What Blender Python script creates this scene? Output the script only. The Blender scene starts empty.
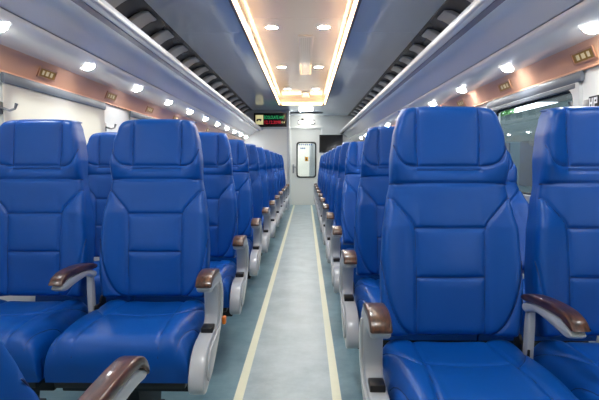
import bpy, bmesh, math, random
from mathutils import Vector, Matrix
random.seed(4)
S = bpy.context.scene
COL = S.collection
R = math.radians

# ------------------------------------------------------------------ camera
cam = bpy.data.objects.new('camera', bpy.data.cameras.new('camera'))
COL.objects.link(cam)
cam.location = (0.08, 0.0, 1.03)
cam.rotation_euler = (R(90 - 4.12), 0, R(0.74))
cam.data.sensor_width = 36
cam.data.lens = 36 * 500 / 599
cam.data.clip_start = 0.02
S.camera = cam

# ------------------------------------------------------------------ world, exposure
W = bpy.data.worlds.new('sky'); S.world = W; W.use_nodes = True
bg = W.node_tree.nodes['Background']
bg.inputs[0].default_value = (0.80, 0.90, 1.0, 1)
bg.inputs[1].default_value = 3.4
S.view_settings.view_transform = 'Standard'
S.view_settings.look = 'None'
S.view_settings.gamma = 1
S.view_settings.use_curve_mapping = False
S.view_settings.exposure = 1.6
S.cycles.use_denoising = True
S.cycles.max_bounces = 10
S.cycles.diffuse_bounces = 5
S.cycles.glossy_bounces = 4
S.cycles.transparent_max_bounces = 8
S.cycles.sample_clamp_indirect = 6
S.cycles.caustics_reflective = False
S.cycles.caustics_refractive = False

COVE = 4.2        # warm strips at the edges of the light tray
DOWN = 112.0       # round lamps in the tray
SPOT = 72.0       # round lamps under the racks

# ------------------------------------------------------------------ colours / materials
def lin(c):
    return tuple(((v/255)/12.92 if v/255 <= 0.04045 else ((v/255+0.055)/1.055)**2.4) for v in c) + (1,)

def mat(name, rgb, rough=0.5, metal=0.0, bump=0.0, bscale=200, var=0.0, vscale=3.0, emit=0, ecol=None, coat=0.0, spec=0.5):
    m = bpy.data.materials.new(name); m.use_nodes = True
    nt = m.node_tree; b = nt.nodes['Principled BSDF']
    b.inputs['Base Color'].default_value = lin(rgb)
    b.inputs['Roughness'].default_value = rough
    b.inputs['Metallic'].default_value = metal
    b.inputs['Specular IOR Level'].default_value = spec
    b.inputs['Coat Weight'].default_value = coat
    tc = nt.nodes.new('ShaderNodeTexCoord')
    if var:
        n = nt.nodes.new('ShaderNodeTexNoise'); n.inputs['Scale'].default_value = vscale; n.inputs['Detail'].default_value = 5
        nt.links.new(tc.outputs['Object'], n.inputs['Vector'])
        mx = nt.nodes.new('ShaderNodeMixRGB')
        c = lin(rgb)
        mx.inputs[1].default_value = tuple(v*(1-var) for v in c[:3]) + (1,)
        mx.inputs[2].default_value = tuple(min(1, v*(1+var)) for v in c[:3]) + (1,)
        nt.links.new(n.outputs['Fac'], mx.inputs[0]); nt.links.new(mx.outputs[0], b.inputs['Base Color'])
    if bump:
        n2 = nt.nodes.new('ShaderNodeTexNoise'); n2.inputs['Scale'].default_value = bscale; n2.inputs['Detail'].default_value = 3
        nt.links.new(tc.outputs['Object'], n2.inputs['Vector'])
        bp = nt.nodes.new('ShaderNodeBump'); bp.inputs['Strength'].default_value = bump; bp.inputs['Distance'].default_value = 0.002
        nt.links.new(n2.outputs['Fac'], bp.inputs['Height']); nt.links.new(bp.outputs[0], b.inputs['Normal'])
    if emit:
        b.inputs['Emission Color'].default_value = ecol or lin(rgb)
        b.inputs['Emission Strength'].default_value = emit
    return m

def leather():
    m = mat('blue_leather', (3, 73, 154), 0.38, spec=0.32)
    nt = m.node_tree; b = nt.nodes['Principled BSDF']
    tc = nt.nodes.new('ShaderNodeTexCoord')
    v = nt.nodes.new('ShaderNodeTexVoronoi'); v.inputs['Scale'].default_value = 420
    n = nt.nodes.new('ShaderNodeTexNoise'); n.inputs['Scale'].default_value = 9; n.inputs['Detail'].default_value = 2
    nt.links.new(tc.outputs['Object'], v.inputs['Vector']); nt.links.new(tc.outputs['Object'], n.inputs['Vector'])
    b1 = nt.nodes.new('ShaderNodeBump'); b1.inputs['Strength'].default_value = 0.25; b1.inputs['Distance'].default_value = 0.012
    b2 = nt.nodes.new('ShaderNodeBump'); b2.inputs['Strength'].default_value = 0.10; b2.inputs['Distance'].default_value = 0.001
    nt.links.new(n.outputs['Fac'], b1.inputs['Height']); nt.links.new(v.outputs['Distance'], b2.inputs['Height'])
    nt.links.new(b1.outputs[0], b2.inputs['Normal']); nt.links.new(b2.outputs[0], b.inputs['Normal'])
    return m

def wood():
    m = mat('walnut', (72, 40, 26), 0.30, coat=0.2)
    nt = m.node_tree; b = nt.nodes['Principled BSDF']
    tc = nt.nodes.new('ShaderNodeTexCoord'); mp = nt.nodes.new('ShaderNodeMapping'); mp.inputs['Scale'].default_value = (60, 8, 40)
    n = nt.nodes.new('ShaderNodeTexNoise'); n.inputs['Scale'].default_value = 2; n.inputs['Detail'].default_value = 6
    cr = nt.nodes.new('ShaderNodeValToRGB')
    cr.color_ramp.elements[0].position = 0.35; cr.color_ramp.elements[0].color = lin((34, 19, 14))
    cr.color_ramp.elements[1].position = 0.7; cr.color_ramp.elements[1].color = lin((96, 60, 44))
    nt.links.new(tc.outputs['Object'], mp.inputs['Vector']); nt.links.new(mp.outputs[0], n.inputs['Vector'])
    nt.links.new(n.outputs['Fac'], cr.inputs[0]); nt.links.new(cr.outputs[0], b.inputs['Base Color'])
    return m

def vinyl(name, rgb, rgb2):
    m = mat(name, rgb, 0.32, spec=0.4)
    nt = m.node_tree; b = nt.nodes['Principled BSDF']
    tc = nt.nodes.new('ShaderNodeTexCoord')
    n = nt.nodes.new('ShaderNodeTexNoise'); n.inputs['Scale'].default_value = 18; n.inputs['Detail'].default_value = 8; n.inputs['Roughness'].default_value = 0.8
    n2 = nt.nodes.new('ShaderNodeTexNoise'); n2.inputs['Scale'].default_value = 5
    mx0 = nt.nodes.new('ShaderNodeMath'); mx0.operation = 'MULTIPLY_ADD'; mx0.inputs[1].default_value = 0.5
    mul = nt.nodes.new('ShaderNodeMath'); mul.operation = 'MULTIPLY'; mul.inputs[1].default_value = 0.5
    cr = nt.nodes.new('ShaderNodeValToRGB')
    cr.color_ramp.elements[0].position = 0.38; cr.color_ramp.elements[0].color = lin(rgb)
    cr.color_ramp.elements[1].position = 0.62; cr.color_ramp.elements[1].color = lin(rgb2)
    nt.links.new(tc.outputs['Object'], n.inputs['Vector']); nt.links.new(tc.outputs['Object'], n2.inputs['Vector'])
    nt.links.new(n2.outputs['Fac'], mul.inputs[0]); nt.links.new(n.outputs['Fac'], mx0.inputs[0]); nt.links.new(mul.outputs[0], mx0.inputs[2])
    nt.links.new(mx0.outputs[0], cr.inputs[0]); nt.links.new(cr.outputs[0], b.inputs['Base Color'])
    rr = nt.nodes.new('ShaderNodeMapRange'); rr.inputs[3].default_value = 0.28; rr.inputs[4].default_value = 0.42
    nt.links.new(n.outputs['Fac'], rr.inputs[0]); nt.links.new(rr.outputs[0], b.inputs['Roughness'])
    return m

def glass():
    m = bpy.data.materials.new('window_glass'); m.use_nodes = True
    nt = m.node_tree; nt.nodes.clear()
    o = nt.nodes.new('ShaderNodeOutputMaterial'); mx = nt.nodes.new('ShaderNodeMixShader')
    t = nt.nodes.new('ShaderNodeBsdfTransparent'); t.inputs[0].default_value = (0.86, 0.89, 0.89, 1)
    g = nt.nodes.new('ShaderNodeBsdfGlossy'); g.inputs['Roughness'].default_value = 0.02
    f = nt.nodes.new('ShaderNodeFresnel')
    ge = nt.nodes.new('ShaderNodeNewGeometry'); mr = nt.nodes.new('ShaderNodeMapRange')
    mr.inputs[3].default_value = 1.25; mr.inputs[4].default_value = 1/1.25     # a pane: one index whichever face the ray meets
    nt.links.new(ge.outputs['Backfacing'], mr.inputs[0]); nt.links.new(mr.outputs[0], f.inputs[0])
    nt.links.new(f.outputs[0], mx.inputs[0]); nt.links.new(t.outputs[0], mx.inputs[1]); nt.links.new(g.outputs[0], mx.inputs[2])
    nt.links.new(mx.outputs[0], o.inputs[0])
    return m

def blind_mat():
    m = bpy.data.materials.new('blind_fabric'); m.use_nodes = True
    nt = m.node_tree; b = nt.nodes['Principled BSDF']
    b.inputs['Base Color'].default_value = lin((232, 228, 220)); b.inputs['Roughness'].default_value = 0.8
    o = nt.nodes['Material Output']
    tr = nt.nodes.new('ShaderNodeBsdfTranslucent'); tr.inputs[0].default_value = lin((235, 228, 214))
    mx = nt.nodes.new('ShaderNodeMixShader'); mx.inputs[0].default_value = 0.35
    tc = nt.nodes.new('ShaderNodeTexCoord'); wv = nt.nodes.new('ShaderNodeTexWave'); wv.inputs['Scale'].default_value = 60; wv.bands_direction = 'Z'
    bp = nt.nodes.new('ShaderNodeBump'); bp.inputs['Strength'].default_value = 0.1; bp.inputs['Distance'].default_value = 0.001
    nt.links.new(tc.outputs['Object'], wv.inputs['Vector']); nt.links.new(wv.outputs['Fac'], bp.inputs['Height']); nt.links.new(bp.outputs[0], b.inputs['Normal'])
    nt.links.new(b.outputs[0], mx.inputs[1]); nt.links.new(tr.outputs[0], mx.inputs[2]); nt.links.new(mx.outputs[0], o.inputs[0])
    return m

M = dict(
    leather=leather(), thread=mat('seam_thread', (6, 34, 92), 0.6), wood=wood(),
    silver=mat('silver_plastic', (168, 173, 178), 0.28, coat=0.3),
    black=mat('black_plastic', (18, 18, 20), 0.4),
    darkmetal=mat('dark_metal', (34, 35, 38), 0.45, 0.6),
    chrome=mat('chrome', (150, 152, 156), 0.3, 0.9),
    floor=vinyl('floor_vinyl', (142, 160, 165), (166, 183, 187)),
    sidefloor=vinyl('side_vinyl', (104, 138, 150), (130, 160, 170)),
    stripe=mat('cream_stripe', (226, 226, 198), 0.4, var=0.05, vscale=30),
    wall=mat('wall_white', (226, 228, 226), 0.4),
    wallgrey=mat('wall_grey', (168, 174, 182), 0.35),
    ceil=mat('ceiling_gloss', (196, 207, 220), 0.09, spec=0.25),
    ceilshade=mat('rack_liner_shade', (78, 82, 90), 0.25),  # dark tone painted in for the unlit inside of the racks
    tray=mat('tray_panel', (226, 221, 216), 0.12),
    trimbrown=mat('tray_trim', (88, 62, 46), 0.35),
    bronze=mat('copper_trim', (214, 166, 136), 0.30),
    rackwhite=mat('rack_lip', (196, 200, 206), 0.3),
    rackunder=mat('rack_underside', (232, 231, 230), 0.16, spec=0.45),
    racklight=mat('rack_light_panel', (244, 242, 236), 0.16),
    groove_shade=mat('groove_shade_strip', (128, 118, 128), 0.25),  # mauve-grey that stands in for shadow in a groove
    bracket=mat('rack_bracket', (170, 176, 184), 0.3),
    gold=mat('gold_plate', (186, 142, 62), 0.28, 0.75),
    goldlight=mat('gold_print', (232, 214, 160), 0.4),
    plateframe=mat('plate_frame', (196, 146, 112), 0.3, 0.2),
    blind=blind_mat(), glass=glass(),
    boxgrey=mat('roller_box', (104, 112, 122), 0.5),
    framepale=mat('window_frame', (200, 204, 204), 0.35),
    screen=mat('screen_black', (10, 10, 13), 0.12),
    door=mat('door_white', (228, 228, 222), 0.4),
    rubber=mat('rubber', (30, 31, 34), 0.6),
    orange=mat('orange', (226, 120, 30), 0.4),
    sticker=mat('sticker_orange', (236, 168, 40), 0.5),
    bodygrey=mat('carriage_grey', (74, 84, 84), 0.9, var=0.06, spec=0.05),
    carriageglass=mat('carriage_glass', (14, 15, 18), 0.5, spec=0.1),
    concrete=mat('concrete', (120, 120, 116), 0.85, var=0.1),
    canopy=mat('canopy_dark', (40, 42, 46), 0.7),
    leaf=mat('leaf', (62, 110, 48), 0.6), bark=mat('bark', (78, 62, 48), 0.8),
    cove=mat('cove_strip', (255, 214, 160), 0.5, emit=COVE, ecol=(1.0, 0.64, 0.32, 1)),
    lamp=mat('lamp_lens', (255, 250, 240), 0.5, emit=DOWN, ecol=(0.90, 0.97, 1.0, 1)),
    spot=mat('spot_lens', (255, 252, 246), 0.5, emit=SPOT, ecol=(0.95, 0.98, 1.0, 1)),
    walllamp=mat('wall_lamp_lens', (255, 250, 235), 0.5, emit=8, ecol=(1.0, 0.93, 0.80, 1)),
    ledgreen=mat('led_green', (60, 220, 130), 0.5, emit=0.14, ecol=lin((60, 230, 140))),
    ledred=mat('led_red', (225, 30, 60), 0.5, emit=0.18, ecol=lin((230, 20, 50))),
    ledyellow=mat('led_yellow', (245, 236, 170), 0.5, emit=0.16, ecol=lin((250, 240, 180))),
    print=mat('black_print', (20, 20, 22), 0.6),
    whiteprint=mat('white_print', (235, 235, 235), 0.6),
    blueprint=mat('blue_print', (60, 90, 150), 0.6),
)

# ------------------------------------------------------------------ mesh helpers
def finish(bm, name, smooth=30, recalc=True):
    if recalc: bmesh.ops.recalc_face_normals(bm, faces=bm.faces)
    me = bpy.data.meshes.new(name); bm.to_mesh(me); bm.free()
    if smooth:
        me.polygons.foreach_set('use_smooth', [True]*len(me.polygons))
        me.set_sharp_from_angle(angle=R(smooth))
    return me

def obj(name, data, m=None, parent=None, loc=(0, 0, 0), rot=None):
    if isinstance(data, bmesh.types.BMesh): data = finish(data, name)
    if m is not None and data is not None:
        data.materials.clear(); data.materials.append(M[m] if isinstance(m, str) else m)
    o = bpy.data.objects.new(name, data); COL.objects.link(o)
    o.location = loc
    if rot: o.rotation_euler = rot
    if parent: o.parent = parent
    return o

def tag(o, label, cat, group=None):
    o['label'] = label; o['category'] = cat
    if group: o['group'] = group
    return o

def thing(name, label, cat, loc=(0, 0, 0), rz=0, group=None):
    o = bpy.data.objects.new(name, None); COL.objects.link(o)
    o.empty_display_size = 0.1
    o.location = loc; o.rotation_euler = (0, 0, rz)
    return tag(o, label, cat, group)

def struct(name, data, m=None, parent=None):
    o = obj(name, data, m, parent)
    if not parent: o['kind'] = 'structure'
    return o

def add_box(bm, x0, x1, y0, y1, z0, z1, bev=0.0, seg=2):
    t = bmesh.new()
    bmesh.ops.create_cube(t, size=1)
    for v in t.verts:
        v.co = Vector(((x0+x1)/2 + v.co.x*(x1-x0), (y0+y1)/2 + v.co.y*(y1-y0), (z0+z1)/2 + v.co.z*(z1-z0)))
    if bev: bmesh.ops.bevel(t, geom=t.edges[:], offset=bev, segments=seg, affect='EDGES', profile=0.5)
    me = bpy.data.meshes.new('t'); t.to_mesh(me); t.free(); bm.from_mesh(me); bpy.data.meshes.remove(me)
    return bm

def box(*a, **k): return add_box(bmesh.new(), *a, **k)

def add_prism(bm, pts, a0, a1, axis='x', bev=0.0, seg=2):
    """extrude a closed 2-D outline along an axis. axis x: pts=(y,z); y: pts=(x,z); z: pts=(x,y)"""
    t = bmesh.new()
    def P(p, a):
        return {'x': (a, p[0], p[1]), 'y': (p[0], a, p[1]), 'z': (p[0], p[1], a)}[axis]
    v0 = [t.verts.new(P(p, a0)) for p in pts]; v1 = [t.verts.new(P(p, a1)) for p in pts]
    n = len(pts)
    f0 = t.faces.new(v0); f1 = t.faces.new(v1[::-1])
    for i in range(n): t.faces.new((v0[i], v1[i], v1[(i+1) % n], v0[(i+1) % n]))
    bmesh.ops.recalc_face_normals(t, faces=t.faces)
    if bev:
        e = list({e for f in (f0, f1) for e in f.edges})
        bmesh.ops.bevel(t, geom=e, offset=bev, segments=seg, affect='EDGES', profile=0.5)
    bmesh.ops.triangulate(t, faces=[f for f in t.faces if len(f.verts) > 4])
    me = bpy.data.meshes.new('t'); t.to_mesh(me); t.free(); bm.from_mesh(me); bpy.data.meshes.remove(me)
    return bm
def prism(*a, **k): return add_prism(bmesh.new(), *a, **k)

def smooth_poly(pts, it=2):
    """Chaikin corner cutting on a closed outline"""
    for _ in range(it):
        q = []
        for i in range(len(pts)):
            a, b = pts[i], pts[(i+1) % len(pts)]
            q += [(a[0]*.75+b[0]*.25, a[1]*.75+b[1]*.25), (a[0]*.25+b[0]*.75, a[1]*.25+b[1]*.75)]
        pts = q
    return pts
def smooth_line(pts, it=2):
    for _ in range(it):
        q = [pts[0]]
        for a, b in zip(pts, pts[1:]):
            q += [(a[0]*.75+b[0]*.25, a[1]*.75+b[1]*.25), (a[0]*.25+b[0]*.75, a[1]*.25+b[1]*.75)]
        pts = q + [pts[-1]]
    return pts

def sheet(pts, y0, y1, th=0.012):
    """solid strip with cross-section polyline (x,z), run along y; thickness goes to the outer/upper side"""
    n = len(pts); off = []
    for i in range(n):
        a = pts[max(0, i-1)]; b = pts[min(n-1, i+1)]
        d = Vector((b[0]-a[0], b[1]-a[1])).normalized()
        off.append((pts[i][0] - d.y*th, pts[i][1] + d.x*th))
    return prism(list(pts) + off[::-1], y0, y1, 'y')

def add_tube(bm, pts, r, seg=8):
    pts = [Vector(p) for p in pts]; rings = []
    for i, p in enumerate(pts):
        d = (pts[min(i+1, len(pts)-1)] - pts[max(i-1, 0)]).normalized()
        u = d.orthogonal().normalized() if i == 0 else (u - d*u.dot(d)).normalized()
        w = d.cross(u)
        rr = r[i] if isinstance(r, (list, tuple)) else r
        rings.append([bm.verts.new(p + (u*math.cos(2*math.pi*k/seg) + w*math.sin(2*math.pi*k/seg))*rr) for k in range(seg)])
    for a, b in zip(rings, rings[1:]):
        for k in range(seg): bm.faces.new((a[k], a[(k+1) % seg], b[(k+1) % seg], b[k]))
    bm.faces.new(rings[0][::-1]); bm.faces.new(rings[-1])
    return bm
def tube(*a, **k): return add_tube(bmesh.new(), *a, **k)

def add_disc(bm, c, n, r, h, seg=20, bev=0.0):
    """short cylinder, centre c, axis n"""
    n = Vector(n).normalized(); c = Vector(c)
    return add_tube(bm, [c - n*h/2, c + n*h/2], r, seg)

def add_ring(bm, c, n, r0, r1, h, seg=24):
    n = Vector(n).normalized(); c = Vector(c); u = n.orthogonal().normalized(); w = n.cross(u)
    def circ(r, z): return [bm.verts.new(c + n*z + (u*math.cos(2*math.pi*k/seg)+w*math.sin(2*math.pi*k/seg))*r) for k in range(seg)]
    L = [circ(r0, -h/2), circ(r0, h/2), circ((r0+r1)/2, h/2*1.3), circ(r1, h/2*.4), circ(r1, -h/2)]
    for i in range(5):
        a, b = L[i], L[(i+1) % 5]
        for k in range(seg): bm.faces.new((a[k], b[k], b[(k+1) % seg], a[(k+1) % seg]))
    return bm

def dome(n, r, h, seg=20, rings=5):
    bm = bmesh.new(); n = Vector(n).normalized(); u = n.orthogonal().normalized(); w = n.cross(u); L = []
    for i in range(rings):
        a = math.pi/2*i/rings
        L.append([bm.verts.new(n*h*math.sin(a) + (u*math.cos(2*math.pi*k/seg)+w*math.sin(2*math.pi*k/seg))*r*math.cos(a)) for k in range(seg)])
    top = bm.verts.new(n*h)
    for A, B in zip(L, L[1:]):
        for k in range(seg): bm.faces.new((A[k], A[(k+1) % seg], B[(k+1) % seg], B[k]))
    for k in range(seg): bm.faces.new((L[-1][k], L[-1][(k+1) % seg], top))
    bm.faces.new(L[0][::-1])
    return bm

def rrect(w, h, r, seg=5):
    pts = []
    for cx, cy, a0 in ((w/2-r, h/2-r, 0), (-w/2+r, h/2-r, 90), (-w/2+r, -h/2+r, 180), (w/2-r, -h/2+r, 270)):
        for k in range(seg+1):
            a = R(a0 + 90*k/seg); pts.append((cx + r*math.cos(a), cy + r*math.sin(a)))
    return pts

def frame_ring(outer, inner, a0, a1, axis='x', c=(0, 0)):
    """ring between two outlines with equal numbers of points"""
    bm = bmesh.new()
    def P(p, a):
        p = (p[0]+c[0], p[1]+c[1])
        return {'x': (a, p[0], p[1]), 'y': (p[0], a, p[1])}[axis]
    V = [[bm.verts.new(P(p, a)) for p in o] for o, a in ((outer, a0), (outer, a1), (inner, a1), (inner, a0))]
    n = len(outer)
    for i in range(4):
        A, B = V[i], V[(i+1) % 4]
        for k in range(n): bm.faces.new((A[k], A[(k+1) % n], B[(k+1) % n], B[k]))
    return bm

def text_mesh(s, size, ext=0.001):
    cu = bpy.data.curves.new('txt', 'FONT'); cu.body = s; cu.size = size; cu.extrude = ext
    cu.align_x = 'LEFT'; cu.align_y = 'CENTER'; cu.resolution_u = 2
    o = bpy.data.objects.new('txt', cu); COL.objects.link(o)
    dg = bpy.context.evaluated_depsgraph_get()
    me = bpy.data.meshes.new_from_object(o.evaluated_get(dg))
    bpy.data.objects.remove(o); bpy.data.curves.remove(cu)
    return me

def kids(o): return [c for c in o.children]
def dup(o, parent=None, tree=None):
    c = o.copy(); COL.objects.link(c)
    if parent: c.parent = parent
    for ch in tree[o]: dup(ch, c, tree)
    return c
def tree_of(o, t=None):
    t = {} if t is None else t
    t[o] = kids(o)
    for ch in t[o]: tree_of(ch, t)
    return t
ORD = ['first', 'second', 'third', 'fourth', 'fifth', 'sixth', 'seventh', 'eighth', 'ninth', 'tenth', 'eleventh', 'twelfth', 'thirteenth', 'fourteenth', 'fifteenth', 'sixteenth', 'seventeenth']

# ================================================================== SETTING
Y0, Y1 = -2.4, 12.5          # coach saloon
HW = 1.40                    # half width
CEIL = 2.22
PITCH = 0.88

# floor -------------------------------------------------------------
fl = struct('floor', box(-HW-.05, HW+.05, Y0, Y1+2.0, -0.06, -0.004), 'sidefloor')
for s in (-1, 1):
    obj('side_strip', box(*(sorted((s*0.237, s*HW))), Y0, Y1, -0.004, 0.0), 'sidefloor', fl)
    obj('cream_stripe', box(*(sorted((s*0.197, s*0.237))), Y0, Y1, -0.004, 0.001), 'stripe', fl)
obj('aisle_strip', box(-0.197, 0.197, Y0, Y1+1.8, -0.004, 0.0), 'floor', fl)

# ceiling -------------------------------------------------------------
TW = 0.465; TY = 10.2         # light tray half width, far end
ce = struct('ceiling', box(-HW-.05, HW+.05, Y0, Y1, 2.36, 2.40), 'wallgrey')
seg = 1.76
def ceil_profile(s):
    p = [(TW+.012, CEIL), (.80, CEIL), (1.10, CEIL)]
    return [(s*x, z) for x, z in p]
def liner_profile(s):
    p = smooth_line([(1.103, CEIL), (1.12, CEIL), (1.25, CEIL-.015), (1.36, CEIL-.10), (1.378, CEIL-.24), (1.378, CEIL-.46)], 2)
    return [(s*x, z) for x, z in p]
y = Y0
while y < Y1 - .05:
    y2 = min(y+seg, Y1)
    for s in (-1, 1):
        obj('ceiling_panel', sheet(ceil_profile(s), y+.002, y2-.002, 0.012*(1 if s > 0 else -1)), 'ceil', ce)
        obj('shaded_liner_panel', sheet(liner_profile(s), y+.002, y2-.002, 0.012*(1 if s > 0 else -1)), 'ceilshade', ce)  # corner piece coloured dark to imitate shade above the rack
    y = y2
# flat ceiling beyond the light tray
obj('end_ceiling_panel', box(-TW-.012, TW+.012, TY+.03, Y1, CEIL, CEIL+.014), 'ceil', ce)
# light tray
tr = thing('light_tray', 'long ceiling light tray with glowing warm edges and brown rim above the aisle', 'ceiling light', (0, 0, CEIL))
y = Y0
while y < TY - .05:
    y2 = min(y+seg, TY)
    obj('tray_panel', box(-TW+.012, TW-.012, y+.002, y2-.002, .126, .136), 'tray', tr)
    y = y2
for s in (-1, 1):
    obj('rim', box(*sorted((s*(TW-.006), s*(TW+.018))), Y0, TY+.018, -.012, .136, bev=.003), 'trimbrown', tr)
    obj('tray_side', box(*sorted((s*(TW-.010), s*(TW-.006))), Y0, TY-.008, .041, .128), 'tray', tr)
    obj('glow_strip', prism([(s*(TW-.0065), -.004), (s*(TW-.0065), .040), (s*(TW-.022), .040), (s*(TW-.022), .030)], Y0, TY-.006, 'y'), 'cove', tr)
obj('rim', box(-TW+.006, TW-.006, TY-.006, TY+.018, -.012, .136, bev=.003), 'trimbrown', tr)
obj('tray_side', box(-TW+.012, TW-.012, TY-.010, TY-.006, .041, .128), 'tray', tr)
obj('glow_strip', prism([(TY-.0065, -.004), (TY-.0065, .040), (TY-.022, .040), (TY-.022, .030)], -TW+.06, TW-.06, 'x'), 'cove', tr)
for k in range(3):           # vent grilles in the middle of the tray
    yv = 1.3 + k*3.92
    g = obj('vent_cover', box(-.005, .155, yv, yv+2.2, .116, .128, bev=.004), 'tray', tr)
    bm = bmesh.new()
    for q in range(5): add_box(bm, .024+q*.022, .040+q*.022, yv+.06, yv+2.14, .1135, .1165)
    sl = obj('vent_slots', bm, 'tray', g); sl['kind'] = 'stuff'
GD = 'round lamps in the ceiling tray'
for k in range(6):
    yl = 0.95 + 1.98*(k-1)
    for s, nm in ((-1, 'left'), (1, 'right')):
        if yl < -1: continue
        c = (s*.25, yl, CEIL+.121)
        where = 'behind the camera' if yl < 2 else 'from the camera'
        t = thing('downlight', (f'{ORD[k-3]} round white lamp in view in the {nm} row of the ceiling light tray' if k > 2 else f'{ORD[k-1]} round tray lamp above the camera on the {nm}, outside the frame'), 'lamp', c, 0, GD)
        bm = add_ring(bmesh.new(), (0, 0, 0), (0, 0, -1), .055, .068, .008); obj('bezel', bm, 'rackwhite', t)
        bm = add_disc(bmesh.new(), (0, 0, .0), (0, 0, 1), .055, .006, 24); obj('lens', bm, 'lamp', t)

t = thing('downlight', 'single round lamp in the flat ceiling near the end door', 'lamp', (-.01, 11.32, CEIL-.002))
obj('bezel', add_ring(bmesh.new(), (0, 0, 0), (0, 0, -1), .055, .068, .008), 'rackwhite', t)
obj('lens', add_disc(bmesh.new(), (0, 0, -.003), (0, 0, 1), .055, .006, 24), mat('end_lamp_lens', (255, 250, 240), .5, emit=DOWN*1.6, ecol=(.95, .98, 1, 1)), t)
# transverse air slot in the ceiling near the end wall
t = thing('air_grille', 'dark slotted air grille across the ceiling above the end door', 'air vent', (.09, 11.70, CEIL))
obj('grille_frame', box(-.38, .38, -.05, .05, -.016, -.001, bev=.004), 'rubber', t)
for q in range(4): obj('slat', box(-.36, .36, -.036+q*.02, -.026+q*.02, -.022, -.016), 'darkmetal', t)

# side walls with window openings ------------------------------------
WZ0, WZ1 = 0.82, 1.425
WIN = [(2.46 + 1.76*k, 3.60 + 1.76*k) for k in range(-2, 6)]
def side_wall(s, name):
    bm = bmesh.new(); x = sorted((s*HW, s*(HW+.06)))
    add_box(bm, *x, Y0, Y1, 0, WZ0); add_box(bm, *x, Y0, Y1, WZ1, 2.40)
    ys = [Y0] + [v for w in WIN for v in w] + [Y1]
    for a, b in zip(ys[0::2], ys[1::2]): add_box(bm, *x, a, b, WZ0, WZ1)
    return struct(name, bm, 'wall')
side_wall(-1, 'wall_left'); side_wall(1, 'wall_right')
for s, nm in ((-1, 'left'), (1, 'right')):
    struct(f'baseboard_{nm}', box(*sorted((s*(HW-.025), s*HW)), Y0, Y1, 0, .14, bev=.004), 'wallgrey')
n = 0
for s in (-1, 1):
    for (a, b) in WIN:
        n += 1
        w = b-a; h = WZ1-WZ0; c = ((a+b)/2, (WZ0+WZ1)/2)
        fr = struct(f'window_{n}', frame_ring(rrect(w+.06, h+.06, .09), rrect(w-.05, h-.05, .07), s*(HW-.018), s*(HW+.03), 'x', c), 'framepale')
        obj('rubber_seal', frame_ring(rrect(w-.045, h-.045, .07), rrect(w-.075, h-.075, .06), s*(HW+.012), s*(HW+.026), 'x', c), 'rubber', fr)
        obj('pane', box(*sorted((s*(HW+.030), s*(HW+.036))), a+.012, b-.012, WZ0+.012, WZ1-.012), 'glass', fr)
# roller boxes and drawn blinds
wi = 0
for s, nm in ((-1, 'left'), (1, 'right')):
    for j, (a, b) in enumerate(WIN):
        if b < .3: continue
        drawn = s < 0
        if drawn: lab = f'drawn cream roller blind over the {ORD[j-2]} window in view on the left wall' if j > 1 else 'drawn cream roller blind beside the camera, outside the frame on the left'
        else: lab = f'rolled up blind above the {ORD[j-2]} window in view on the right wall' if j > 1 else 'rolled up blind beside the camera, outside the frame on the right'
        t = thing('roller_blind', lab, 'blind', (s*(HW-.0125) if not drawn else s*(HW-.022), (a+b)/2, WZ1), 0, 'roller blinds along the windows')
        L = (b-a)/2
        pr = smooth_poly([(-.011, -.004), (.010, -.004), (.010, .046), (-.011, .046)], 1)
        obj('roller_box', prism(pr, -L-.045, L+.045, 'y', bev=.003), 'boxgrey', t)
        if drawn:
            obj('blind_cloth', box(-.004, -.001, -L-.04, L+.04, WZ0-WZ1-.02, -.003), 'blind', t)
            obj('hem_bar', box(-.008, .002, -L-.04, L+.04, WZ0-WZ1-.042, WZ0-WZ1-.02, bev=.003), 'framepale', t)
        else:
            obj('hem_bar', box(-.008, .002, -L+.01, L-.01, -.03, -.006, bev=.003), 'boxgrey', t)

# copper trim strips --------------------------------------------------
for s, nm in ((-1, 'left'), (1, 'right')):
    pr = [(s*1.335, 1.585), (s*1.345, 1.578), (s*1.386, 1.482), (s*1.38, 1.472), (s*1.399, 1.472), (s*1.399, 1.60), (s*1.335, 1.60)]
    struct('trim_1' if s < 0 else 'trim_2', prism(pr, Y0, Y1, 'y', bev=.002), 'bronze')

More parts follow.
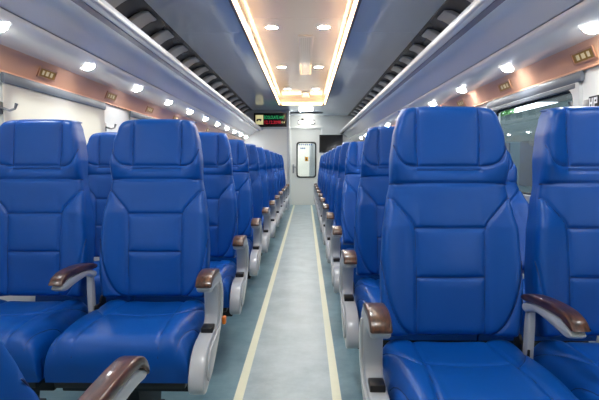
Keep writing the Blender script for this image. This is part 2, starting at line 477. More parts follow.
# luggage racks ---------------------------------------------------------
for s, nm in ((-1, 'left'), (1, 'right')):
    t = thing('luggage_rack', f'long overhead luggage rack with white lip along the {nm} wall', 'luggage rack', (s*HW, 0, 1.6))
    def P(pts): return [(s*(x-HW), z-1.6) for x, z in pts]
    ye = Y1 - .001
    lip = smooth_poly([(.890, 1.822), (.912, 1.822), (.915, 1.795), (.925, 1.776), (.900, 1.772), (.886, 1.785)], 2)
    obj('front_lip', prism(P(lip), Y0, ye, 'y'), 'rackwhite', t)
    und = smooth_line([(.902, 1.772), (.95, 1.763), (1.02, 1.745), (1.08, 1.70), (1.145, 1.660)], 2)
    obj('underside_panel', sheet(P(und), Y0, ye, .012*(1 if s > 0 else -1)), 'rackunder', t)
    obj('groove_shade_strip', sheet(P([(.932, 1.7665), (.965, 1.7585)]), Y0, ye, -.004*(1 if s > 0 else -1)), 'groove_shade', t)  # flat strip painted as the shaded recess behind the lip
    lp = smooth_line([(1.147, 1.656), (1.155, 1.640), (1.20, 1.612), (1.28, 1.588), (1.336, 1.584)], 2)
    obj('light_panel', sheet(P(lp), Y0, ye, .012*(1 if s > 0 else -1)), 'racklight', t)
    flr = [(.915, 1.80), (1.375, 1.775)]
    obj('rack_floor', sheet(P(flr), Y0, ye, -.012*(1 if s > 0 else -1)), 'rackunder', t)
    yb = Y0 + .4
    while yb < Y1-.3:
        pr = smooth_poly([(1.14, 2.212), (1.22, 2.204), (1.325, 2.13), (1.355, 2.0), (1.358, 1.80), (1.335, 1.80), (1.33, 1.99), (1.305, 2.105), (1.20, 2.180), (1.14, 2.196)], 1)
        obj('bracket', prism(P(pr), yb-.11, yb+.11, 'y', bev=.004), 'bracket', t)
        yb += .55
    # spotlights set in the light panel
    for k in range(13):
        ysp = 2.14 + .87*(k-2)
        nrm = Vector((-s*(.22 if s > 0 else .42), 0, -1)).normalized()
        q = thing('spotlight', (f'{ORD[k-2]} round white spotlight in view under the {nm} luggage rack' if k > 1 else f'{ORD[k]} round spotlight beside the camera under the {nm} rack, outside the frame'), 'lamp', (s*1.266, ysp, 1.5870) if s > 0 else (s*1.212, ysp, 1.6035), 0, f'spotlights under the {nm} rack')
        obj('bezel', add_ring(bmesh.new(), (0, 0, 0), nrm, .031, .036, .006), 'rackwhite', q)
        obj('lens', dome(nrm, .031, .013), 'spot', q)
    # seat number plates on the copper trim
    for k in range(2, 12):
        yp = (2.81 if s < 0 else 2.37) + .915*(k-2)
        if yp > Y1-.3: continue
        th_ = math.atan2(.041, .096)
        q = thing('seat_number_plate', f'{ORD[k-2]} small gold seat number plate in view along the {nm} copper trim', 'sign', (s*1.364, yp, 1.53), 0, f'seat number plates on the {nm} trim')
        q.rotation_euler = (0, -s*th_, 0)
        # local: x = outward normal of trim (towards the aisle is -s)
        obj('plate_frame', frame_ring(rrect(.186, .060, .004, 2), rrect(.166, .043, .004, 2), -s*.001, -s*.007, 'x'), 'plateframe', q)
        obj('plate', box(*sorted((-s*.0005, -s*.0045)), -.086, .086, -.023, .023), 'gold', q)
        bm = bmesh.new()
        for dy, w in ((-.045, .022), (-.002, .030), (.042, .026)):
            add_box(bm, *sorted((-s*.0045, -s*.0058)), dy-w/2, dy+w/2, -.012, .013, bev=.0005, seg=1)
        pm = obj('plate_print', bm, 'goldlight', q); pm['kind'] = 'stuff'

# end wall ----------------------------------------------------------------
DX0, DX1, DZ = -.29, .455, 1.90
bm = bmesh.new()
add_box(bm, -HW, DX0, Y1, Y1+.08, 0, 2.40); add_box(bm, DX1, HW, Y1, Y1+.08, 0, 2.40); add_box(bm, DX0, DX1, Y1, Y1+.08, DZ, 2.40)
struct('wall_end', bm, 'wall')
struct('wall_rear', box(-HW, HW, Y0-.06, Y0, 0, 2.40), 'wall')
# vestibule behind the door
bm = bmesh.new()
add_box(bm, -HW, HW, Y1+2.0, Y1+2.06, 0, 2.40); add_box(bm, -HW-.06, -HW, Y1+.08, Y1+2.06, 0, 2.4); add_box(bm, HW, HW+.06, Y1+.08, Y1+2.06, 0, 2.4)
add_box(bm, -HW, HW, Y1+.08, Y1+2.06, 2.4, 2.44)
struct('wall_vestibule', bm, 'door')
t = thing('gangway', 'grey corrugated locker seen through the end door window', 'passage', (.50, Y1+1.2, 0))  # ribbed grey block standing for the corrugated gangway beyond the door
bm = bmesh.new()
obj('gangway_body', box(-.33, .33, -.25, .25, 0, 2.1, bev=.01), 'wallgrey', t)
for q in range(5): obj('rib', box(-.30+q*.13, -.25+q*.13, -.262, -.25, .05, 2.05, bev=.004), 'wallgrey', t)
t = thing('vestibule_fill_lamp', 'added unseen ceiling lamp that brightens the vestibule behind the end door', 'lamp', (-.3, Y1+.9, 2.385))  # lamp added to whiten what shows through the door window
obj('bezel', add_ring(bmesh.new(), (0, 0, 0), (0, 0, -1), .15, .17, .02), 'rackwhite', t)
obj('lens', add_disc(bmesh.new(), (0, 0, 0), (0, 0, 1), .15, .014, 24), mat('vestibule_fill_lens', (255, 252, 246), .5, emit=80, ecol=(1, .97, .93, 1)), t)

# door
d = struct('door_1', None) if False else None
cx = (DX0+DX1)/2; dw = DX1-DX0
wc = (.083, 1.03 + .10); ww, wh = .47, .90
wz0, wz1 = 0.70, 1.565
wx0, wx1 = -.145, .325
bm = bmesh.new()
add_box(bm, DX0+.006, wx0, Y1+.01, Y1+.05, .006, DZ-.006); add_box(bm, wx1, DX1-.006, Y1+.01, Y1+.05, .006, DZ-.006)
add_box(bm, wx0, wx1, Y1+.01, Y1+.05, .006, wz0); add_box(bm, wx0, wx1, Y1+.01, Y1+.05, wz1, DZ-.006)
door = struct('door_1', bm, 'door')
cc = ((wx0+wx1)/2, (wz0+wz1)/2); w_, h_ = wx1-wx0, wz1-wz0
obj('window_seal', frame_ring(rrect(w_+.03, h_+.03, .075), rrect(w_-.04, h_-.04, .06), Y1-.004, Y1+.052, 'y', cc), 'rubber', door)
obj('pane', box(wx0, wx1, Y1+.028, Y1+.034, wz0, wz1), 'glass', door)
hd = obj('handle_plate', box(DX0+.035, DX0+.075, Y1-.004, Y1+.012, .80, 1.02, bev=.004), 'chrome', door)
bm = tube([(DX0+.055, Y1-.004, .96), (DX0+.055, Y1-.05, .96), (DX0+.10, Y1-.055, .955), (DX0+.15, Y1-.055, .95)], .011); obj('lever', bm, 'chrome', hd)
obj('lock_knob', add_disc(bmesh.new(), (DX0+.055, Y1-.012, .86), (0, 1, 0), .018, .02, 14), 'chrome', hd)
stk = obj('warning_sticker', box(.055, .135, Y1+.024, Y1+.0275, 1.10, 1.205, bev=.001, seg=1), 'sticker', door)
bm = add_disc(bmesh.new(), (.095, Y1+.0235, 1.175), (0, 1, 0), .013, .001, 12)
add_box(bm, .075, .115, Y1+.023, Y1+.0239, 1.118, 1.155)
obj('pictogram', bm, 'print', stk)
bm = bmesh.new()
for q in range(7): add_box(bm, -.10+q*.05, -.10+q*.05+.034, Y1+.026, Y1+.0278, 1.495, 1.525)
for q in range(3): add_box(bm, -.06+q*.045, -.06+q*.045+.032, Y1+.026, Y1+.0278, 1.40, 1.44)
pt = obj('window_print', bm, 'blueprint', door); pt['kind'] = 'stuff'
# door casing
bm = bmesh.new()
add_box(bm, DX0-.045, DX0, Y1-.03, Y1+.01, 0, DZ+.04, bev=.005); add_box(bm, DX1, DX1+.045, Y1-.03, Y1+.01, 0, DZ+.04, bev=.005); add_box(bm, DX0, DX1, Y1-.03, Y1+.01, DZ, DZ+.04, bev=.005)
struct('trim_3', bm, 'wall')

# partition of the corner cabin, left of the door, with the led board above it
YP = 11.15
pt = struct('wall_partition', box(-HW, -.31, YP, YP+.05, 0, 1.80), 'wall')
struct('wall_partition_side', box(-.36, -.31, YP+.05, Y1, 0, 2.36), 'wall')
struct('trim_4', box(-1.1, -.29, YP-.05, YP+.06, 1.80, 1.845, bev=.008), 'rackwhite')
struct('trim_5', box(-.345, -.285, YP-.03, YP+.05, 0, CEIL, bev=.008), 'rackwhite')
struct('wall_partition_top', box(-HW, -.345, YP+.06, YP+.09, 1.80, CEIL-.002), 'ceil')
# led board
LY = YP - .02
X = lambda px: (px-306)/500*LY + .08
Z = lambda py: 1.03 + (164-py)/500*LY
t = thing('led_display', 'black electronic display with green and red letters on the left partition ledge', 'display', (0, 0, 0))
lx0, lx1, lz0, lz1 = X(254.3), X(286.8), 1.846, Z(113.6)
t.location = ((lx0+lx1)/2, LY, lz0)
ox, oz = t.location.x, lz0
def LB(x0, x1, y0, y1, z0, z1, **k): return box(x0-ox, x1-ox, y0, y1, z0-oz, z1-oz, **k)
obj('housing', LB(lx0, lx1, 0, .07, lz0, lz1, bev=.006), 'black', t)
obj('screen', LB(lx0+.02, lx1-.02, -.003, 0, lz0+.02, lz1-.02), 'screen', t)
pic = obj('lit_pictogram', LB(X(256), X(263.6), -.006, -.003, Z(125), Z(115.6)), 'ledyellow', t)
bm = bmesh.new()
px, pz = X(259.5)-ox, Z(120.3)-oz
add_box(bm, px-.05, px+.05, -.008, -.006, pz-.012, pz+.02); add_box(bm, px-.06, px-.02, -.008, -.006, pz-.03, pz+.0); add_disc(bm, (px+.03, -.007, pz-.02), (0, 1, 0), .012, .002, 10)
obj('pictogram_symbol', bm, 'print', pic)
def text_on(s, x, z, h, width, m, parent, name):
    me = text_mesh(s, h, .0008)
    w = max(v.co.x for v in me.vertices) - min(v.co.x for v in me.vertices)
    for v in me.vertices: v.co = Vector((v.co.x*width/w, -v.co.z, v.co.y))
    return obj(name, me, m, parent, (x-ox, -.005, z-oz))
text_on('ECOLOLATE ANT', X(264.3), Z(118.0), .095, X(284.5)-X(264.3), 'ledgreen', t, 'green_text')
text_on('12.12.2098', X(264.3), Z(122.9), .10, X(280.3)-X(264.3), 'ledred', t, 'red_text')
text_on('13:4', X(281), Z(122.9), .055, X(284.6)-X(281), 'ledyellow', t, 'pale_text')

# wall lamp above the door
t = thing('wall_lamp', 'small oval lamp with dark bracket above the end door', 'lamp', (.085, Y1, 2.06))
bm = bmesh.new(); bmesh.ops.create_uvsphere(bm, u_segments=20, v_segments=10, radius=1)
for v in bm.verts: v.co = Vector((v.co.x*.19, v.co.y*.05-.05, v.co.z*.045))
obj('lens', bm, 'walllamp', t)
obj('back_plate', box(-.20, .20, -.03, -.001, -.055, .055, bev=.01), 'chrome', t)
obj('bracket', box(-.12, -.06, -.11, -.0, .04, .085, bev=.006), 'rubber', t)

# television on the end wall, right of the door
t = thing('television', 'flat black television on the end wall right of the door', 'television', (.70, Y1, 1.53))
obj('casing', box(-.29, .29, -.07, -.001, -.22, .22, bev=.008), 'black', t)
obj('screen', box(-.275, .275, -.073, -.07, -.20, .205), 'screen', t)

# coat hooks and the small sign
def hook(s, y, label):
    t = thing('coat_hook', label, 'hook', (s*HW, y, 1.30), 0, 'coat hooks on the window pillars')
    obj('hook_plate', box(*sorted((-s*.0005, -s*.012)), -.02, .02, -.03, .03, bev=.003), 'chrome', t)
    obj('hook_arm', tube([(-s*.01, 0, .0), (-s*.05, 0, -.012), (-s*.075, 0, -.005), (-s*.085, 0, .022)], [.007, .006, .006, .008]), 'chrome', t)
for k in range(6):
    for s, nm in ((-1, 'left'), (1, 'right')):
        hook(s, 2.385+1.76*k/1.0 if s > 0 else (2.42 + 1.76*k if k == 0 else 1.92+1.76*k), f'{ORD[k]} small chrome coat hook from the near end on the {nm} wall')
t = thing('pillar_sign', 'small black pictogram sign above the coat hook on the near right pillar', 'sign', (HW, 2.33, 1.325))
obj('sign_plate', box(-.006, -.0005, -.05, .05, -.03, .045, bev=.001, seg=1), 'print', t)
bm = bmesh.new()
for (a, b, c, d_) in ((.032, .040, -.02, .035), (.008, .016, -.02, .035), (.016, .032, .0, .012), (-.012, -.004, -.02, .035), (-.034, -.012, .022, .035), (-.038, -.030, .0, .035), (-.034, -.012, .0, .010)):
    add_box(bm, -.0075, -.006, a, b, c, d_)
obj('sign_mark', bm, 'whiteprint', t)
t.scale = (1, .8, .8); t.location.z = 1.305

# ================================================================== SEATS
def seglist(pl): return list(zip(pl, pl[1:]))
def dist(px, pz, segs):
    best = 9
    for (ax, az), (bx, bz) in segs:
        dx, dz = bx-ax, bz-az
        tt = max(0, min(1, ((px-ax)*dx+(pz-az)*dz)/(dx*dx+dz*dz)))
        q = math.hypot(px-ax-tt*dx, pz-az-tt*dz)
        if q < best: best = q
    return best
def interp(tab, z):
    if z <= tab[0][0]: return tab[0][1]
    for (a, p), (b, q) in zip(tab, tab[1:]):
        if z <= b:
            k = (z-a)/(b-a); k = k*k*(3-2*k)*.6 + k*.4
            return p + (q-p)*k
    return tab[-1][1]

ZB, ZT = 0.472, 1.222
HWT = [(.445, .216), (.50, .226), (.58, .236), (.66, .238), (.80, .229), (.88, .217), (.965, .200), (1.04, .199), (1.12, .187), (1.18, .171), (1.222, .157)]
def mirror(pl): return [(-x, z) for x, z in pl]
BS = []
for pl in (smooth_line([(.102, 1.23), (.104, 1.09), (.100, 1.022)], 1),
           smooth_line([(.100, 1.022), (.145, 1.026), (.172, 1.055), (.184, 1.10)], 2),
           smooth_line([(.26, .925), (.195, .925), (.150, .875), (.118, .838), (.111, .80), (.109, .44)], 1),
           smooth_line([(.225, .72), (.205, .60), (.165, .51), (.118, .47)], 2)):
    BS += seglist(pl) + seglist(mirror(pl))
BS += seglist([(-.102, 1.022), (.102, 1.022)]) + seglist([(-.102, 1.010), (.102, 1.010)]) + seglist(smooth_line([(-.25, .955), (-.19, .966), (0, .968), (.19, .966), (.25, .955)], 1))
BS += seglist([(-.113, .822), (.113, .822)]) + seglist([(-.109, .665), (.109, .665)])
def back_region(x, z):
    ax = abs(x)
    if z > .966:
        if ax < .102 and z > 1.016: return 'headrest_panel'
        return 'headrest_wing_l' if x < 0 and (z > 1.016 or ax > .06) and ax > .102 else ('headrest_wing_r' if ax > .102 else 'headrest_base')
    lim = .110 if z < .82 else (.110 + (z-.82)*.45 if z < .85 else .128 + (z-.85)*.95)
    if ax < lim and z < .925 or z >= .925:
        if z > .822: return 'shoulder_panel'
        return 'lumbar_panel' if z > .665 else 'lower_panel'
    return 'bolster_l' if x < 0 else 'bolster_r'

def yback(z):                       # plane of the backrest's rear, leaning back
    k = z-.445
    return .065 + .115*k + .03*max(0, k-.5)

def build_grid(N, Mz, posfn, regfn):
    """positions on an (N+1)x(Mz+1) grid, split by region into meshes that keep the whole surface's normals"""
    V = [[posfn(i, j) for i in range(N+1)] for j in range(Mz+1)]
    nr = [[None]*(N+1) for _ in range(Mz+1)]
    for j in range(Mz+1):
        for i in range(N+1):
            a = V[j][min(i+1, N)][0] - V[j][max(i-1, 0)][0]
            b = V[min(j+1, Mz)][i][0] - V[max(j-1, 0)][i][0]
            c = a.cross(b); nr[j][i] = c.normalized() if c.length > 1e-9 else Vector((0, -1, 0))
    parts = {}
    for j in range(Mz):
        for i in range(N):
            q = (i, j), (i+1, j), (i+1, j+1), (i, j+1)
            mx = sum(V[b][a][1] for a, b in q)/4; mz = sum(V[b][a][2] for a, b in q)/4
            parts.setdefault(regfn(mx, mz), []).append(q)
    out = {}
    for r, qs in parts.items():
        ids = {}; co = []; nn = []; fs = []
        for q in qs:
            f = []
            for a, b in q:
                if (a, b) not in ids:
                    ids[(a, b)] = len(co); co.append(V[b][a][0]); nn.append(nr[b][a])
                f.append(ids[(a, b)])
            fs.append(f)
        me = bpy.data.meshes.new(r); me.from_pydata(co, [], fs); me.update()
        me.polygons.foreach_set('use_smooth', [True]*len(fs))
        me.normals_split_custom_set_from_vertices(nn)
        out[r] = me
    return out

def backrest_meshes(N, Mz):
    def pos(i, j):
        a = -math.pi/2 + math.pi*i/N
        u = math.sin(a)*.55 + (2*i/N-1)*.45
        v = j/Mz; b = -math.pi/2 + math.pi*v
        vv = (math.sin(b)*.25 + (2*v-1)*.75)
        z = (ZB+ZT)/2 + vv*(ZT-ZB)/2
        hw = interp(HWT, z); x = u*hw
        fx = max(0, 1-abs(u)**13)**(1/4.0); fz = max(0, 1-abs(vv)**40)**(1/3.5)
        # rounded top corners
        T = .092
        head = max(0, min(1, (z-.95)/.08))
        d = dist(x, z, BS)
        puff = .006*(1-math.exp(-d/.012)) - .0045*math.exp(-(d/.0042)**2)
        wing = 0
        ax = abs(x)
        if head > 0: wing += head*.055*max(0, (ax-.10)/.10)**1.4
        bol = max(0, min(1, (.93-z)/.10))
        wing += bol*.046*max(0, min(1, (ax-.10)/.13))**1.2
        crown = -.012*(ax/.2)**2*head*0
        thick = T + wing + puff*1.1 + .012*math.exp(-((z-.70)/.12)**2)*max(0, 1-(ax/.15)**2)
        top = max(0, (z-1.15)/.072)
        xx = x*(1-.012*top*top)*(1-.10*(1-fx))
        zz = z - .012*(abs(u)**6)*top**2 + .003*(1-u*u)*top
        y = yback(z) - thick*fx*fz
        return (Vector((xx, y, zz)), x, z)
    return build_grid(N, Mz, pos, back_region)

CS = []
for pl in (smooth_line([(.118, .05), (.122, -.15), (.138, -.36), (.150, -.60)], 1),
           smooth_line([(.128, -.23), (.165, -.19), (.205, -.10), (.235, .03)], 2),
           smooth_line([(.20, -.60), (.205, -.42), (.225, -.28), (.25, -.24)], 2)):
    CS += seglist(pl) + seglist(mirror(pl))
CS += seglist(smooth_line([(-.125, -.20), (0, -.215), (.125, -.20)], 1))
def cushion_meshes(N, Mz):
    yA, yB = -.475, .035
    def pos(i, j):
        a = -math.pi/2 + math.pi*i/N; u = math.sin(a)*.7 + (2*i/N-1)*.3
        v = j/Mz; b = -math.pi/2 + math.pi*v; vv = math.sin(b)*.7 + (2*v-1)*.3
        y = (yA+yB)/2 + vv*(yB-yA)/2
        hw = .243 - .014*max(0, (y+.25)/.32); x = u*hw
        fx = max(0, 1-abs(u)**6)**(1/3.6)
        fy = max(0, 1-abs(vv)**(13 if vv < 0 else 16))**(1/2.4)
        d = dist(x, y, CS)
        puff = .006*(1-math.exp(-d/.015)) - .0045*math.exp(-(d/.0045)**2)
        zt = .456 + .006*math.exp(-((y+.33)/.15)**2) - .010*max(0, -(y+.30))/.17 + .016*max(0, min(1, (abs(x)-.11)/.08)) - .010*math.exp(-((y+.10)/.12)**2)*max(0, 1-(x/.12)**2)
        H = zt - .300
        xx = x*(1 - .0*(1-fy)); 
        # front nose bulges: lower rim tucks back a little
        z = .300 + (H + puff)*fx*fy
        yy = y + (0.03*(1-fx*fy)**2 if vv < -.8 else 0)
        return (Vector((xx, yy, z)), x, y)
    def reg(x, y):
        lim = .118 + .002*(0 if y > -.15 else (-.15-y)*40)
        if abs(x) > lim: return 'side_l' if x < 0 else 'side_r'
        return 'rear_c' if y > -.208 else 'front_c'
    return build_grid(N, Mz, pos, reg)

HI = (backrest_meshes(104, 180), cushion_meshes(96, 100))
LO = (backrest_meshes(40, 62), cushion_meshes(28, 30))
PN = {'headrest_panel': 'headrest_panel', 'headrest_base': 'headrest_base', 'headrest_wing_l': 'headrest_wing', 'headrest_wing_r': 'headrest_wing',
      'shoulder_panel': 'shoulder_panel', 'lumbar_panel': 'lumbar_panel', 'lower_panel': 'lower_back_panel', 'bolster_l': 'side_bolster', 'bolster_r': 'side_bolster'}
CN = {'side_l': 'side_bolster', 'side_r': 'side_bolster', 'rear_c': 'centre_panel', 'front_c': 'front_panel'}

def shell_mesh():
    bm = bmesh.new(); rows = []
    zs = [ZB+.008 + (ZT-ZB-.016)*k/14 for k in range(15)]
    for z in zs:
        hw = interp(HWT, z)*(.90 if z < 1.19 else .80); y = yback(z)
        rows.append([bm.verts.new(p) for p in ((-hw, y-.004, z), (-hw*.9, y+.012, z), (hw*.9, y+.012, z), (hw, y-.004, z))])
    for a, b in zip(rows, rows[1:]):
        for k in range(4): bm.faces.new((a[k], a[(k+1) % 4], b[(k+1) % 4], b[k]))
    bm.faces.new(rows[0][::-1]); bm.faces.new(rows[-1])
    return finish(bm, 'backrest', 40)
SHELL = shell_mesh()
def F(pts): return [(-s_, z) for s_, z in pts]       # (forward, z) -> (y, z)

BODY = smooth_poly(F([(.348, .588), (.335, .578), (.300, .582), (.262, .585), (.232, .572), (.216, .530), (.212, .470), (.225, .440), (.30, .428), (.40, .420), (.455, .392), (.492, .340), (.498, .292), (.465, .266), (.41, .278), (.31, .318), (.20, .392), (.135, .450), (.122, .50), (.120, .555), (.132, .595), (.165, .622), (.20, .618), (.29, .620), (.325, .612), (.352, .600)]), 2)
COVER = smooth_poly(F([(.40, .405), (.448, .35), (.445, .305), (.42, .300), (.34, .330), (.22, .400), (.152, .452), (.140, .52), (.145, .560), (.17, .585), (.19, .585), (.185, .50), (.195, .43), (.29, .41)]), 2)
CAP = smooth_poly(F([(.358, .600), (.350, .600), (.328, .612), (.290, .620), (.215, .618), (.175, .624), (.19, .636), (.25, .645), (.300, .643), (.338, .632), (.360, .612)]), 2)
MBODY = smooth_poly(F([(.345, .586), (.31, .574), (.25, .584), (.14, .594), (.10, .585), (.07, .57), (.045, .575), (.045, .600), (.15, .617), (.28, .620), (.325, .606), (.343, .596)]), 2)
MCAP = smooth_poly(F([(.355, .606), (.345, .604), (.325, .614), (.28, .622), (.15, .619), (.045, .603), (.043, .626), (.15, .643), (.28, .646), (.335, .632), (.356, .608)]), 2)

NSH = .15
NBODY = smooth_poly(F([(x-NSH, z) for x, z in [(.350, .598), (.335, .592), (.300, .598), (.22, .600), (.13, .590), (.09, .55), (.08, .470), (.09, .30), (-.02, .30), (-.03, .50), (-.04, .60), (.0, .630), (.10, .632), (.21, .634), (.29, .632), (.325, .620), (.348, .608)]]), 2)
NCAP = smooth_poly(F([(x-NSH, z) for x, z in [(.357, .596), (.348, .596), (.330, .620), (.290, .634), (.15, .634), (-.01, .632), (-.012, .655), (.15, .658), (.25, .660), (.300, .656), (.338, .640), (.358, .612)]]), 2)
def back_front(x, z):
    hw = interp(HWT, z); u = max(-1, min(1, x/hw)); vv = (z-(ZB+ZT)/2)/((ZT-ZB)/2)
    fx = max(0, 1-abs(u)**13)**(1/4.0); fz = max(0, 1-min(1, abs(vv))**40)**(1/3.5)
    head = max(0, min(1, (z-.95)/.08)); ax = abs(x)
    wing = head*.055*max(0, (ax-.10)/.10)**1.4 + max(0, min(1, (.93-z)/.10))*.046*max(0, min(1, (ax-.10)/.13))**1.2
    thick = .092 + wing - .0045*1.1 + .012*math.exp(-((z-.70)/.12)**2)*max(0, 1-(ax/.15)**2)
    return yback(z) - thick*fx*fz
def seam_lines(lines, fn, lim):
    bm = bmesh.new()
    for pl in lines:
        pts = []
        for (ax, az), (bx, bz) in seglist(pl):
            n = max(1, int(math.hypot(bx-ax, bz-az)/.012))
            for k in range(n): pts.append((ax+(bx-ax)*k/n, az+(bz-az)*k/n))
        pts.append(pl[-1]); pts = [p for p in pts if lim(*p)]
        if len(pts) > 1: add_tube(bm, [fn(*p) for p in pts], .0017, 5)
    return bm
BL = []
for pl in (smooth_line([(.102, 1.23), (.104, 1.09), (.100, 1.022)], 1), smooth_line([(.100, 1.022), (.145, 1.026), (.172, 1.055), (.184, 1.10)], 2),
           smooth_line([(.26, .925), (.195, .925), (.150, .875), (.118, .838), (.111, .80), (.109, .44)], 1), smooth_line([(.225, .72), (.205, .60), (.165, .51), (.118, .47)], 2)):
    BL += [pl, mirror(pl)]
BL += [[(-.102, 1.022), (.102, 1.022)], [(-.102, 1.010), (.102, 1.010)], smooth_line([(-.25, .955), (-.19, .966), (0, .968), (.19, .966), (.25, .955)], 1), [(-.113, .822), (.113, .822)], [(-.109, .665), (.109, .665)]]
BSEAM = finish(seam_lines(BL, lambda x, z: Vector((x, back_front(x, z)-.0002, z)), lambda x, z: .48 < z < 1.212 and abs(x) < interp(HWT, z)*.965), 'seams', 60)
def cush_top(x, y):
    yA, yB = -.475, .035
    hw = .243 - .014*max(0, (y+.25)/.32); u = max(-1, min(1, x/hw)); vv = max(-1, min(1, (y-(yA+yB)/2)/((yB-yA)/2)))
    fx = max(0, 1-abs(u)**6)**(1/3.6); fy = max(0, 1-abs(vv)**(13 if vv < 0 else 16))**(1/2.4)
    zt = .456 + .006*math.exp(-((y+.33)/.15)**2) - .010*max(0, -(y+.30))/.17 + .016*max(0, min(1, (abs(x)-.11)/.08)) - .010*math.exp(-((y+.10)/.12)**2)*max(0, 1-(x/.12)**2)
    yy = y + (0.03*(1-fx*fy)**2 if vv < -.8 else 0)
    return Vector((x, yy, .300 + (zt-.300-.0043)*fx*fy))
CL = []
for pl in (smooth_line([(.118, .05), (.122, -.15), (.138, -.36), (.150, -.60)], 1), smooth_line([(.128, -.23), (.165, -.19), (.205, -.10), (.235, .03)], 2), smooth_line([(.20, -.60), (.205, -.42), (.225, -.28), (.25, -.24)], 2)):
    CL += [pl, mirror(pl)]
CL += [smooth_line([(-.125, -.20), (0, -.215), (.125, -.20)], 1)]
CSEAM = finish(seam_lines(CL, cush_top, lambda x, y: -.472 < y < .0 and abs(x) < (.243 - .014*max(0, (y+.25)/.32))*.97), 'seams', 60)
def make_seat(name, kind, a, res, near=False):
    """kind aisle/window; a = +1 when the aisle lies to the local +x side"""
    t = thing(name, '', 'seat', (0, 0, 0), 0, 'blue leather train seats')
    bk = obj('backrest', SHELL, 'leather', t)
    for r, me in res[0].items(): obj(PN[r], me, 'leather', bk)
    obj('seam', BSEAM, 'thread', bk)
    pan = obj('seat_pan', box(-.225, .225, -.43, .07, .270, .302, bev=.01), 'black', t)
    cu = obj('cushion', box(-.205, .205, -.40, .04, .299, .312), 'leather', t)
    for r, me in res[1].items(): obj(CN[r], me, 'leather', cu)
    obj('seam', CSEAM, 'thread', cu)
    fr = obj('under_frame', box(-.24, .24, -.34, -.29, .220, .272, bev=.006), 'darkmetal', t)
    obj('cross_bar', box(-.24, .24, -.06, -.01, .220, .272, bev=.006), 'darkmetal', fr)
    lg = obj('leg', prism(F([(.33, .221), (.02, .221), (.06, .03), (.0, .03), (.0, 0), (.36, 0), (.36, .03), (.28, .03)]), -.03, .03, 'x', bev=.004), 'darkmetal', t)
    if kind == 'aisle':
        x0, x1 = sorted((a*.264, a*.307) if near else (a*.245, a*.303))
        ar = obj('aisle_armrest', prism(NBODY if near else BODY, x0+.002, x1-.002, 'x', bev=.008, seg=3), 'silver', t)
        obj('wooden_cap', prism(NCAP if near else CAP, x0, x1, 'x', bev=.006, seg=3), 'wood', ar)
        if not near: obj('side_cover', prism(COVER, *sorted((a*.300, a*.308)), 'x', bev=.003), 'silver', ar)
        if not near: obj('recline_button', box(*sorted((a*.254, a*.296)), -.315, -.262, .420, .446, bev=.004), 'black', ar)
        hg = bmesh.new()
        add_disc(hg, (a*.238, -.0, .475), (1, 0, 0), .028, .016, 16); add_box(hg, *sorted((a*.232, a*.246)), -.10, .01, .40, .46, bev=.003)
        obj('hinge', hg, 'black', t)
        x0, x1 = sorted((-a*.222, -a*.270) if a > 0 else (-a*.208, -a*.256))
        mr = obj('middle_armrest', prism(MBODY, x0+.004, x1-.004, 'x', bev=.007, seg=3), 'silver', t)
        obj('wooden_cap', prism(MCAP, x0, x1, 'x', bev=.006, seg=3), 'wood', mr)
        obj('arm_post', prism(smooth_poly(F([(.085, .60), (.07, .33), (.035, .33), (.05, .60)]), 1), (x0+x1)/2-.011, (x0+x1)/2+.011, 'x', bev=.004), 'silver', mr)
        hg = bmesh.new()
        add_disc(hg, (-a*.226, .0, .455), (1, 0, 0), .026, .008, 16); add_box(hg, *sorted((-a*.222, -a*.2295)), -.08, .03, .41, .455, bev=.002)
        obj('hinge', hg, 'black', t)
    return t

SX = .55; WX = 1.045
def rows(side):
    s = -1 if side == 'left' else 1
    a = -s                                      # direction of the aisle in local x
    n = 10 if side == 'left' else 11
    yb = 2.06 if side == 'left' else 1.60
    P = {}
    for k in range(n):
        q = 'hi' if k < 3 else 'lo'
        for kind in ('aisle', 'window'):
            if (kind, q) not in P:
                o = make_seat('train_seat', kind, a, HI if q == 'hi' else LO)
                P[(kind, q)] = (o, tree_of(o)); 
            else:
                src, tr_ = P[(kind, q)]
                o = dup(src, None, tr_)
            dy = 0 if k < 2 else random.uniform(-.015, .015)
            o.location = (s*((SX if s < 0 else SX-.004) if kind == 'aisle' else (WX+.013 if s < 0 else WX-.008)), yb + PITCH*k + dy, 0)
            if kind == 'aisle': lab = f'blue leather aisle seat with silver wood-capped armrests, {ORD[k]} row on the {side}'
            else: lab = f'blue leather window seat beside the {side} wall, {ORD[k]} row from the camera'
            if side == 'right' and k == 1 and kind == 'window': RECL.append((o, 24)); lab = 'blue leather window seat tilted far back, second row from the camera on the right'
            if side == 'right' and k == 2 and kind == 'aisle': RECL.append((o, 13))
            tag(o, lab, 'seat', f'blue seats {side} of the aisle')
    return P
RECL = []
PL = rows('left'); PR = rows('right')
# the nearest left seat faces away from the camera
near = make_seat('train_seat', 'aisle', -1, HI, True)
near.location = (-SX, .80, 0); near.rotation_euler = (0, 0, math.pi)
tag(near, 'blue leather seat at the lower left edge, facing away, mostly outside the frame', 'seat', 'blue seats left of the aisle')
def recline(o, deg):
    for c in list(o.children):
        if c.name.startswith('backrest'):
            Pv = Matrix.Translation((0, .06, .46))
            c.matrix_local = Pv @ Matrix.Rotation(-R(deg), 4, 'X') @ Pv.inverted()
for c in list(near.children):
    if c.name.startswith(('cushion', 'seat_pan', 'under_frame')): c.location.y += .11
    if c.name.startswith('backrest'):
        ang = R(26); Pv = Matrix.Translation((0, .06, .46))
        c.matrix_local = Pv @ Matrix.Rotation(-ang, 4, 'X') @ Pv.inverted()
for o_, d_ in RECL: recline(o_, d_)
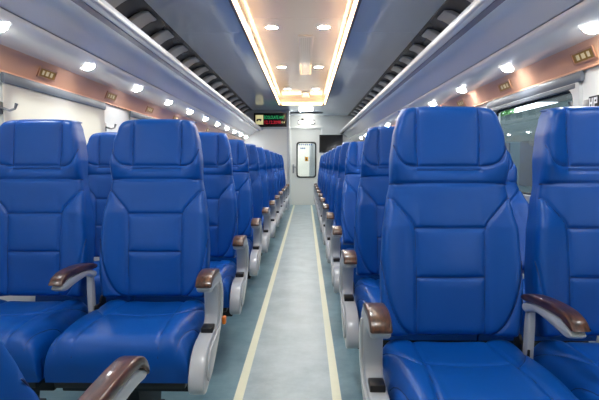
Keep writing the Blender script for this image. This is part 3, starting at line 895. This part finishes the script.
# small orange tag on the first left seat
src = PL[('aisle', 'hi')][0]
obj('orange_tag', box(.303, .317, -.155, -.128, .405, .435, bev=.004), 'orange', src)

# ================================================================== OUTSIDE
t = thing('railway_carriage', 'grey railway carriage on the next track seen through the right window', 'train', (4.2, 6.0, 0))
bodyp = [(0, -.9), (0, 1.95), (.10, 2.03), (.35, 2.12), (1.4, 2.3), (2.45, 2.12), (2.8, 1.95), (2.8, -.9)]
obj('body', prism([(x, z) for x, z in bodyp], -9, 22, 'y', bev=.02), 'bodygrey', t)
for k in range(14):
    obj('window', box(-.012, 0.01, -8.4+2.1*k, -6.8+2.1*k, .62, 1.46, bev=.004, seg=1), 'carriageglass', t)
g = struct('ground', box(-30, 40, -30, 60, -1.4, -1.2), 'concrete')
t = thing('platform_canopy', 'dark platform canopy above the next track outside the right windows', 'canopy', (6, 5, 0))
obj('roof', box(-3.2, 9, -14, 15, 3.45, 3.65), 'canopy', t)
for k in range(5): obj('beam', box(-3.2, 9, -12+5.5*k, -11.8+5.5*k, 3.25, 3.45), 'canopy', t)
for k in range(3): obj('post', box(3.0, 3.2, -11.9+11*k, -11.7+11*k, -1.2, 3.45), 'canopy', t)
t = thing('tree', 'green tree beyond the next carriage outside the right window', 'tree', (10.15, 26.5, -1.2))
obj('trunk', tube([(0, 0, 0), (.1, 0, 1.5), (0, .1, 4)], [.22, .16, .1]), 'bark', t)
bm = bmesh.new()
for k in range(900):
    th = random.uniform(0, 2*math.pi); u = random.uniform(-1, 1); r = .75*random.uniform(.5, 1)**.5
    c = Vector((r*math.sqrt(1-u*u)*math.cos(th), r*math.sqrt(1-u*u)*math.sin(th), 4.7+1.6*r*u))
    d1 = Vector((random.gauss(0, 1), random.gauss(0, 1), random.gauss(0, 1))).normalized(); d2 = d1.orthogonal().normalized()
    bm.faces.new([bm.verts.new(c + p) for p in (d1*.18, d2*.08, -d1*.18, -d2*.08)])
o = obj('foliage', bm, 'leaf', t); o['kind'] = 'stuff'
